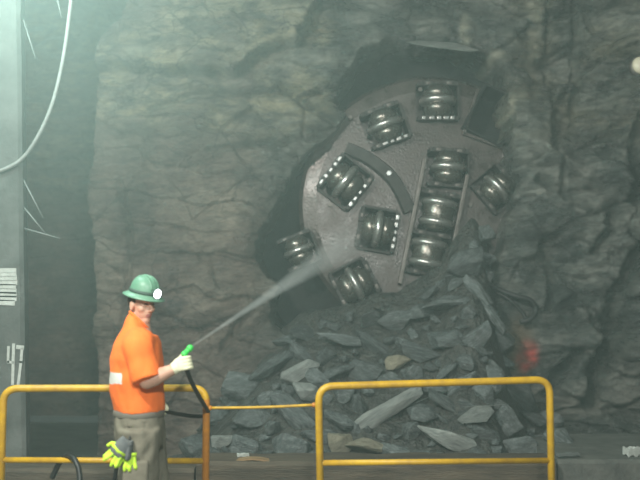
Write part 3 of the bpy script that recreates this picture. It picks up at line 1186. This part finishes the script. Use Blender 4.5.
# round lamp on the rock at the upper right
lp = on_face(640, 66, 0.02)
root = empty('bulkhead_lamp', lp)
tag(root, 'round cream lamp on the rock at the upper right edge', 'lamp')
Mx = Matrix.Rotation(PI / 2, 4, 'Z')
bm = bmesh.new()
add_lathe(bm, [(0.06, 0.09), (0.05, 0.115), (-0.02, 0.115), (-0.03, 0.10)], Mx, 28)
new_obj('lamp_body', bm, M_bar, root, True)
bm = bmesh.new()
add_lathe(bm, [(0.03, 0.10), (0.05, 0.095), (0.075, 0.07), (0.085, 0.03), (0.087, 0.004)], Matrix.Rotation(-PI / 2, 4, 'Z'), 28)
new_obj('lamp_cover', bm, M_cream, root, True)

#PERSON
# ------------------------------------------------------------------ worker with the hose
M_skin = mat('skin', (0.62, 0.36, 0.26), 0.5, var=(0.52, 0.28, 0.20), nscale=14)
M_lip = mat('lip', (0.36, 0.14, 0.12), 0.5)
M_eye = mat('eye', (0.04, 0.03, 0.028), 0.25)
M_orangecloth = mat('orange_cloth', (1.0, 0.20, 0.028), 0.85, var=(0.95, 0.17, 0.024), nscale=7, bump=0.25, bscale=90, bdist=0.006)
M_silver = mat('grey_reflective_tape', (0.72, 0.70, 0.66), 0.5)
M_trouser = mat('dusty_trouser_cloth', (0.135, 0.120, 0.092), 0.9, var=(0.215, 0.195, 0.15), nscale=6, bump=0.3, bscale=70, bdist=0.006)
M_belt = mat('worn_belt', (0.16, 0.145, 0.12), 0.7)
M_boot = mat('muddy_boot', (0.06, 0.05, 0.04), 0.7, var=(0.13, 0.11, 0.085), nscale=12)
M_hat = mat('green_hat_shell', (0.105, 0.25, 0.165), 0.45, var=(0.17, 0.32, 0.225), nscale=10)
M_strapd = mat('lamp_strap', (0.05, 0.09, 0.07), 0.7)
M_lens = mat('lit_lamp_lens', (0.9, 0.95, 1.0), 0.3, emit=((0.86, 0.94, 1.0), 6.0))
M_glove = mat('cream_glove', (0.80, 0.76, 0.54), 0.8, var=(0.68, 0.66, 0.48), nscale=14, bump=0.2, bscale=60, bdist=0.005)
M_neon = mat('neon_yellow_green', (0.62, 0.90, 0.05), 0.7, var=(0.52, 0.80, 0.06), nscale=15)
M_greycloth = mat('grey_glove_cloth', (0.10, 0.11, 0.115), 0.85, var=(0.17, 0.18, 0.18), nscale=15)
M_green = mat('green_nozzle', (0.06, 0.62, 0.10), 0.4)
M_hair = mat('dark_hair', (0.045, 0.032, 0.022), 0.7, bump=0.5, bscale=60)

YP = 5.55
p0 = P(140, 560, YP)
ROOT = Vector((p0.x, YP, 0.0))
worker = empty('person', ROOT)
tag(worker, 'person in an orange shirt and green hard hat spraying water from a hose', 'person')


def PX(u, v, dy=0.0):
    return P(u, v, YP + dy) - ROOT


def PZ(u, z, dy=0.0):
    p = P(u, 430, YP + dy) - ROOT
    return Vector((p.x, dy, z))


th = math.radians(15)
HD = Vector((math.cos(th), math.sin(th), 0))
WD = Vector((-math.sin(th), math.cos(th), 0))


def torso(bm, secs, off=0.0, n=28):
    rings = []
    for (u, v, a, b) in secs:
        c = PX(u, v)
        sl = max(0.0, min(1.0, (336 - v) / 15)) * 0.95
        rings.append([c - Vector((0, 0, sl * (a + off) * math.cos(2 * PI * k / n))) + HD * ((a + off) * math.cos(2 * PI * k / n)) + WD * ((b + off) * math.sin(2 * PI * k / n)) for k in range(n)])
    ring_loft(bm, rings)


SHIRT = [(139.3, 320.5, .056, .060), (139.6, 324.2, .068, .085), (139.8, 328, .088, .130), (138.8, 334.5, .115, .182), (137.3, 345, .142, .220), (136.5, 358, .158, .232), (136.8, 375, .163, .222),
         (137.5, 392, .161, .207), (138.5, 404, .156, .202), (139, 411, .153, .198)]
HIPS = [(139, 406, .145, .180), (139, 420, .150, .190), (140, 436, .150, .192), (140.5, 446, .135, .175)]
S1, E1, W1 = PX(138.5, 343, -.175), PX(146.5, 381.5, -.235), PX(174.5, 368.5, -.205)
S2, E2, W2 = PX(136, 343, .19), PX(132, 384, .24), PX(150, 403, .255)
NH, NK, NA = PZ(139.5, .86, -.10), PZ(140, .50, -.10), PZ(139, .10, -.09)
FH, FK, FA = PZ(146, .86, .10), PZ(157, .50, .13), PZ(161, .10, .14)

# head frame: turned from his walking direction towards the photographer
ha = math.radians(-38)
HF = Vector((math.cos(ha), math.sin(ha), 0))
HS = Vector((-math.sin(ha), math.cos(ha), 0))
tilt = math.radians(8)
HU = Vector((0, 0, 1))
HFt = (HF * math.cos(tilt) - HU * math.sin(tilt)).normalized()
HUt = (HU * math.cos(tilt) + HF * math.sin(tilt)).normalized()
HM = Matrix((HFt, HS, HUt)).transposed()
HC = PX(142, 303)


def hp(f, s, u):
    return HC + HM @ Vector((f, s, u))


# right hand round the hose
GH = PX(182.5, 362, -.2)
hose_dir = (PX(184, 354, -.2) - PX(188, 373, -.2)).normalized()
HX = Vector((1, 0, 0)) - hose_dir * hose_dir.x
HX.normalize()
HYv = hose_dir.cross(HX)
AX0 = PX(185.5, 363, -.2)      # hose axis inside the fist


def gp(x, y, z):
    return AX0 + HX * x + HYv * y + hose_dir * z


def hand_grip(bm, gr, wrist, pt, flat):
    pts = [wrist, pt(-.052, -.012 * flat, -.004), pt(-.030, -.022 * flat, 0), pt(-.006, -.027 * flat, .0)]
    pts = [Vector(q) for q in pts]
    add_tube(bm, smooth_path(pts, 4), [(.031 + .011 * min(k / 6, 1), .022 - .006 * min(k / 6, 1)) for k in range(13)], 14)
    for i in range(4):
        z = .030 - .020 * i
        ln = (.92, 1.0, .96, .80)[i]
        ch = [pt(-.020, -.024 * flat, z), pt(.010, -.030 * flat, z), pt(.030, -.012 * flat, z - .002), pt(.028, .014 * flat, z - .003), pt(.028 - .030 * ln, .029 * flat, z - .003)]
        add_tube(bm, smooth_path([Vector(q) for q in ch], 4), [gr * (1.0 - .012 * k) for k in range(17)], 10)
        add_ball(bm, ch[-1], gr * .82, 10)
    tch = [pt(-.050, .004 * flat, .012), pt(-.034, .020 * flat, .030), pt(-.014, .027 * flat, .044), pt(.006, .024 * flat, .052)]
    add_tube(bm, smooth_path([Vector(q) for q in tch], 4), [gr * 1.15] * 13, 10)
    add_ball(bm, tch[-1], gr * 1.0, 10)


# left hand loosely round the hose behind the hip
AX2 = PX(160, 410.5, .25)


def gp2(x, y, z):
    # hose lies along the view's horizontal there
    return AX2 + Vector((0.15, 0, 0.05)).normalized() * z + Vector((0, 1, 0)) * y * -1 + Vector((0, 0, 1)) * (-x)


# one continuous body
bm = bmesh.new()
torso(bm, SHIRT[3:], -0.024)
torso(bm, HIPS, -0.02)
add_tube(bm, [PX(140.5, 336), PX(141, 328), hp(-.012, 0, -.06)], [.075, .058, .056], 16)
# skull, jaw, face
add_ball(bm, hp(-.006, 0, .022), (.088, .069, .098), 24, HM)
add_ball(bm, hp(.022, 0, -.045), (.060, .055, .068), 20, HM)
add_ball(bm, hp(.052, 0, -.098), (.026, .030, .024), 14, HM)
add_ball(bm, hp(.068, 0, .024), (.020, .048, .012), 14, HM)
add_tube(bm, [hp(.074, 0, .014), hp(.086, 0, -.012), hp(.098, 0, -.034)], [.008, .010, .0125], 10)
add_ball(bm, hp(.088, 0, -.037), (.014, .018, .009), 12, HM)
add_ball(bm, hp(.073, 0, -.063), (.012, .023, .007), 12, HM)
add_ball(bm, hp(.071, 0, -.075), (.012, .021, .007), 12, HM)
for s in (-1, 1):
    add_ball(bm, hp(.045, s * .040, -.028), (.026, .022, .026), 14, HM)
    add_ball(bm, hp(.064, s * .028, .002), (.012, .014, .009), 12, HM)
    add_ball(bm, hp(-.010, s * .072, -.018), (.018, .009, .031), 14, HM)
    add_ball(bm, hp(-.006, s * .074, -.040), (.009, .008, .010), 10, HM)
# arms
add_tube(bm, smooth_path([S1, S1.lerp(E1, .5), E1], 5), [.062, .06, .058, .056, .053, .051, .05, .048, .047, .046, .045], 16)
add_ball(bm, E1, .046, 14)
add_tube(bm, [E1, E1.lerp(W1, .25), E1.lerp(W1, .6), W1, W1.lerp(GH, .4)], [.047, .050, .042, .031, .029], 16)
add_tube(bm, smooth_path([S2, S2.lerp(E2, .5), E2], 5), [.062, .06, .058, .056, .053, .051, .05, .048, .047, .046, .045], 16)
add_ball(bm, E2, .046, 14)
add_tube(bm, [E2, E2.lerp(W2, .3), W2], [.044, .045, .030], 16)
hand_grip(bm, .0085, W1, gp, 1)
hand_grip(bm, .0085, W2, gp2, 1)
# legs and feet
for (h_, k_, a_) in ((NH, NK, NA), (FH, FK, FA)):
    add_tube(bm, smooth_path([h_, h_.lerp(k_, .5), k_, k_.lerp(a_, .4), a_], 5),
             [.092 - .002 * i for i in range(11)] + [.066 - .0032 * i for i in range(10)], 18)
    add_tube(bm, [a_ + Vector((0, 0, -.02)) - HD * .03, a_ + Vector((0, 0, -.05)) + HD * .06, a_ + Vector((0, 0, -.065)) + HD * .17], [.045, .042, .030], 14)
body = new_obj('body', bake(bm, .0055, 3, .5), [M_skin, M_lip, M_eye], worker, True)
mi = Matrix(HM).inverted()
for p in body.data.polygons:
    q = mi @ (p.center - HC)
    if q.x > .068 and abs(q.y) < .021 and -.081 < q.z < -.059:
        p.material_index = 1
    elif q.x > .062 and .016 < abs(q.y) < .040 and (-.004 < q.z < .007 or .017 < q.z < .026):
        p.material_index = 2

# hair under the hat
bm = bmesh.new()
add_ball(bm, hp(-.020, 0, .018), (.082, .0745, .076), 24, HM)
new_obj('hair', bm, M_hair, worker, True)

# shirt
bm = bmesh.new()
torso(bm, SHIRT)
for S, E, n_ in ((S1, E1, 1), (S2, E2, 0)):
    d = (E - S)
    e2 = E + Vector((.008, -.004, .004)) if n_ else E + Vector((0, 0, .02))
    pts = smooth_path([S + Vector((0, .07 if n_ else -.07, .012)), S + Vector((0, 0, -.01)), S.lerp(E, .45), e2], 5)
    add_tube(bm, pts, [(.088 + .002 * math.sin(i), .09) for i in range(len(pts))], 20)
sm = bake(bm, .008, 5, .5)
for v in sm.vertices:
    c = v.co
    f_ = .010 * mnoise.noise(Vector((c.x * 9 + c.z * 5, c.y * 8, c.z * 7 - c.x * 4))) + .005 * mnoise.noise(Vector((c.x * 22, c.y * 22, c.z * 14)))
    v.co = c + v.normal * f_
shirt = new_obj('shirt', sm, [M_orangecloth, M_silver], worker, True)
za, zb = PX(112, 383).z, PX(112, 372).z
zc, zd = PX(112, 352).z, PX(112, 340).z
for p in sm.polygons:
    q = p.center - PX(136.5, 360)
    fwd, sid = q.dot(HD), q.dot(WD)
    if fwd < -.095 and sid < .02 and za < p.center.z + .05 * (sid) < zb:
        p.material_index = 1
# collar rim
bm = bmesh.new()
c = PX(139.5, 320.8)
rg = []
for k in range(25):
    t = 2 * PI * k / 24
    rg.append(c + HD * (.058 * math.cos(t)) + WD * (.062 * math.sin(t)) - Vector((0, 0, .054 * math.cos(t))))
add_tube(bm, rg, .009, 8)
new_obj('collar', bm, M_orangecloth, worker, True)

# trousers
bm = bmesh.new()
torso(bm, HIPS)
for (h_, k_, a_, r0) in ((NH, NK, NA, .122), (FH, FK, FA, .110)):
    pts = smooth_path([h_ + Vector((0, 0, .03)), h_.lerp(k_, .5), k_, k_.lerp(a_, .5), a_ + Vector((0, 0, .0))], 5)
    add_tube(bm, pts, [(r0 - .0018 * i, r0 - .0018 * i) for i in range(len(pts))], 20)
tm = bake(bm, .009, 4, .5)
for v in tm.vertices:
    c = v.co
    f_ = .018 * mnoise.noise(Vector((c.x * 14 + c.z * 3, c.y * 13, c.z * 4))) + .011 * mnoise.noise(Vector((c.x * 16, c.y * 16, c.z * 15)))
    v.co = c + v.normal * f_
new_obj('trousers', tm, M_trouser, worker, True)
bm = bmesh.new()
add_tube(bm, [PX(139, 412.5) + HD * (.149 * math.cos(2 * PI * k / 32)) + WD * (.189 * math.sin(2 * PI * k / 32)) for k in range(33)], [(.022, .007)] * 33, 8)
new_obj('belt', bm, M_belt, worker, True)
bm = bmesh.new()
pc_ = PZ(131, .64, -.205)
add_box(bm, pc_ + Vector((.03, 0, 0)), (.15, .05, .17), Matrix.Rotation(.1, 3, 'Z'), .018)
new_obj('cargo_pocket', bm, M_trouser, worker, True)
for a_ in (NA, FA):
    bm = bmesh.new()
    add_tube(bm, [a_ + Vector((0, 0, .10)), a_ + Vector((0, 0, -.02)), a_ + Vector((0, 0, -.055))], [.066, .060, .052], 16)
    add_tube(bm, [a_ + Vector((0, 0, -.05)) - HD * .05, a_ + Vector((0, 0, -.05)) + HD * .05, a_ + Vector((0, 0, -.058)) + HD * .15, a_ + Vector((0, 0, -.07)) + HD * .21],
             [(.048, .050), (.05, .052), (.042, .050), (.026, .035)], 16)
    new_obj('boot', bake(bm, .007, 3), M_boot, worker, True)

# glove on the right hand, glove on the left
for (fn, wr, el) in ((gp, W1, E1), (gp2, W2, E2)):
    bm = bmesh.new()
    hand_grip(bm, .0125, wr, fn, 1.05)
    d = (el - wr).normalized()
    add_tube(bm, [wr - d * .03, wr + d * .0, wr + d * .012], [.033, .036, .037], 16)
    new_obj('glove', bake(bm, .0042, 2, .5), M_glove, worker, True)

# hard hat
hat = empty('hard_hat', HC, worker)
t2 = math.radians(14)
F2 = (HF * math.cos(t2) - HU * math.sin(t2)).normalized()
U2 = (HU * math.cos(t2) + HF * math.sin(t2)).normalized()
HM2 = Matrix((F2, HS, U2)).transposed()
HB = PX(144.5, 292.5) - HC


def tp(f, s, u):
    return HB + HM2 @ Vector((f, s, u))


n = 48
bm = bmesh.new()
rings = []
prof = [(.080, .070, -.012), (.118, .103, -.022), (.139, .121, -.030), (.141, .123, -.024), (.119, .104, -.014), (.100, .088, -.002), (.097, .085, .020), (.092, .080, .050),
        (.079, .069, .074), (.056, .049, .093), (.028, .025, .103), (.004, .004, .106)]
for a, b, z in prof:
    rings.append([tp(a * math.cos(2 * PI * k / n), b * math.sin(2 * PI * k / n), z) for k in range(n)])
ring_loft(bm, rings)
new_obj('shell', bm, M_hat, hat, True)
for s in (-.026, 0, .026):
    bm = bmesh.new()
    pts = [tp(.094 * math.cos(t), s, .010 + .097 * math.sin(t) * (1 - abs(s) * 2.2)) for t in np.linspace(.25, PI - .25, 20)]
    add_tube(bm, pts, .0065, 8)
    new_obj('ridge', bm, M_hat, hat, True)
bm = bmesh.new()
pts = [tp(.1015 * math.cos(2 * PI * k / n), .0895 * math.sin(2 * PI * k / n), .010) for k in range(n + 1)]
add_tube(bm, pts, [(.010, .003)] * (n + 1), 8)
new_obj('lamp_strap', bm, M_strapd, hat, True)
bm = bmesh.new()
LM = Matrix.Translation(tp(.103, -.006, .020)) @ HM2.to_4x4()
add_lathe(bm, [(-.012, .018), (-.006, .026), (.016, .031), (.022, .031)], LM, 24)
lampb = new_obj('headlamp', bm, M_strapd, hat, True)
bm = bmesh.new()
add_lathe(bm, [(.018, .029), (.023, .0285), (.027, .018), (.028, .004)], LM, 24)
new_obj('lens', bm, M_lens, lampb, True)
tip_l = ROOT + HC + tp(.145, -.006, .004)
lamp('headlamp_light', 'SPOT', tip_l, 5.0, (0.86, 0.94, 1.0), 0.02, tip_l + F2 * 3 - Vector((0, 0, .4)), math.radians(70))

# hose with its green nozzle
def W_(u, v, dy):
    return P(u, v, YP + dy)


noz0 = W_(184, 354.5, -.2)
tipp = W_(192, 346.0, -.17)
hpts = [W_(184.3, 355, -.2), W_(185.5, 363, -.2), W_(188, 373, -.19), W_(193, 385, -.1), W_(200, 398, .12), W_(205.5, 407, .30), W_(208, 413, .42), W_(204, 416, .46), W_(192, 416, .44), W_(178, 414, .38), W_(163, 411, .26),
        W_(150, 410, .26), W_(134, 420, .30), W_(120, 450, .36), W_(112, 500, .42), W_(106, 548, .5), W_(92, 560, .6), W_(60, 556, .7), W_(0, 556, .7)]
root = empty('water_hose', noz0)
tag(root, 'dark water hose with green nozzle gripped by the worker and sagging over the guardrail', 'hose')
bm = bmesh.new()
add_tube(bm, [p - noz0 for p in smooth_path(hpts, 7)], .0135, 12)
new_obj('hose_line', bm, M_rubber, root, True)
d = (tipp - noz0)
Ln = d.length
q_ = d.to_track_quat('X', 'Z').to_matrix().to_4x4()
bm = bmesh.new()
add_lathe(bm, [(-.012, .012), (-.004, .019), (.012, .019), (.016, .015), (Ln * .55, .015), (Ln * .58, .020), (Ln * .9, .019), (Ln * .95, .012), (Ln, .011)], q_, 20)
nz = new_obj('nozzle', bm, M_green, root, True)
nz['label'] = 'bright green nozzle'

# water jet
jt = P(352, 240, HY - 0.12)
dj = jt - tipp
LJ = dj.length
bm = bmesh.new()


def jr(s):
    return .008 + .05 * s + .20 * s ** 2.0


rings = []
for k in range(41):
    s = k / 40
    r = jr(s)
    rings.append([Vector((s * LJ, r * math.cos(2 * PI * j / 24), r * math.sin(2 * PI * j / 24) - 0.0)) for j in range(24)])
ring_loft(bm, rings)
mw = bpy.data.materials.new('water_jet')
mw.use_nodes = True
nt = mw.node_tree
nt.nodes.clear()
L = nt.links


def mth(op, a, b=None):
    x = nt.nodes.new('ShaderNodeMath')
    x.operation = op
    for i, val in enumerate((a, b)):
        if val is None:
            continue
        if isinstance(val, (int, float)):
            x.inputs[i].default_value = val
        else:
            L.new(val, x.inputs[i])
    return x.outputs[0]


out = nt.nodes.new('ShaderNodeOutputMaterial')
vs = nt.nodes.new('ShaderNodeVolumeScatter')
vs.inputs['Color'].default_value = (0.97, 0.99, 0.98, 1)
vs.inputs['Anisotropy'].default_value = 0.0
tc = nt.nodes.new('ShaderNodeTexCoord')
sx = nt.nodes.new('ShaderNodeSeparateXYZ')
L.new(tc.outputs['Object'], sx.inputs[0])
s_ = mth('DIVIDE', sx.outputs[0], LJ)
s_ = mth('MAXIMUM', s_, 0.0)
rad = mth('ADD', mth('ADD', mth('MULTIPLY', mth('POWER', s_, 2.0), .20), mth('MULTIPLY', s_, .05)), .008)
rho = mth('SQRT', mth('ADD', mth('MULTIPLY', sx.outputs[1], sx.outputs[1]), mth('MULTIPLY', sx.outputs[2], sx.outputs[2])))
q = mth('DIVIDE', rho, rad)
fall = mth('MAXIMUM', mth('SUBTRACT', 1.0, mth('MULTIPLY', q, q)), 0.0)
nz_ = nt.nodes.new('ShaderNodeTexNoise')
nz_.inputs['Scale'].default_value = 5
mp = nt.nodes.new('ShaderNodeMapping')
mp.inputs['Scale'].default_value = (0.5, 3, 3)
L.new(tc.outputs['Object'], mp.inputs['Vector'])
L.new(mp.outputs[0], nz_.inputs['Vector'])
# the same water spread over a wider and wider section
den = mth('DIVIDE', 0.105, mth('ADD', rad, .008))
den = mth('MULTIPLY', den, mth('SUBTRACT', 1.25, mth('MULTIPLY', s_, .25)))
den = mth('MULTIPLY', mth('MULTIPLY', den, fall), mth('ADD', .35, mth('MULTIPLY', nz_.outputs['Fac'], 1.2)))
L.new(den, vs.inputs['Density'])
L.new(vs.outputs[0], out.inputs['Volume'])
jet = new_obj('water_spray', bm, mw)
jet.location = tipp
jet.rotation_euler = dj.to_track_quat('X', 'Z').to_euler()
tag(jet, 'white water jet widening from the green nozzle to the cutterhead', 'water jet', kind='stuff')

# spare gloves clipped to his belt at the hip
gc = P(130, 440, YP - .215)
root = empty('work_gloves', gc)
tag(root, 'pair of neon yellow and grey work gloves hanging at the worker hip', 'gloves')


def flop(loc, ang, seed, yo):
    bm = bmesh.new()
    dn = Vector((math.sin(ang), 0, -math.cos(ang)))
    sd = Vector((math.cos(ang), 0, math.sin(ang)))
    c = Vector(loc) + Vector((0, yo, 0))
    add_tube(bm, [c, c + dn * .04, c + dn * .085, c + dn * .11], [(.040, .020), (.046, .022), (.050, .024), (.044, .018)], 16)
    o = new_obj('glove', bake(bm, .005, 2), M_greycloth, root, True)
    bm = bmesh.new()
    r = random.Random(seed)
    for i in range(4):
        b0 = c + dn * .100 + sd * (-.030 + .020 * i)
        a2 = ang + (-.30 + .2 * i) + r.uniform(-.15, .15)
        d2 = Vector((math.sin(a2), r.uniform(-.2, .1), -math.cos(a2)))
        add_tube(bm, [b0 - dn * .02, b0 + d2 * .03, b0 + d2 * .055 + Vector((0, -.006, 0)), b0 + d2 * (.078 if i in (1, 2) else .066)], [.013, .0125, .012, .009], 10)
    b0 = c + dn * .055 - sd * .040
    add_tube(bm, [b0 + sd * .02, b0 - sd * .018 + dn * .02, b0 - sd * .028 + dn * .05], [.014, .013, .010], 10)
    new_obj('fingers', bake(bm, .004, 2), M_neon, o, True)
    bm = bmesh.new()
    add_tube(bm, [c + dn * .075 - sd * .050 + Vector((0, -.012, 0)), c + dn * .080 + Vector((0, -.023, 0)), c + dn * .075 + sd * .048 + Vector((0, -.012, 0))], [(.010, .004)] * 3, 10)
    new_obj('knuckle_band', bm, M_neon, o, True)


flop((0.004, 0, 0.0), -.10, 1, -.012)
flop((-0.004, 0, 0.006), -.72, 2, -.042)
bm = bmesh.new()
tie = [P(130, 433, YP - .20) - gc, P(130, 436, YP - .215) - gc, P(130, 438, YP - .22) - gc, Vector((0, -.02, .01)), Vector((0, -.02, -.02))]
add_tube(bm, smooth_path(tie, 5), .006, 8)
new_obj('clip_cord', bm, M_rubber, root, True)
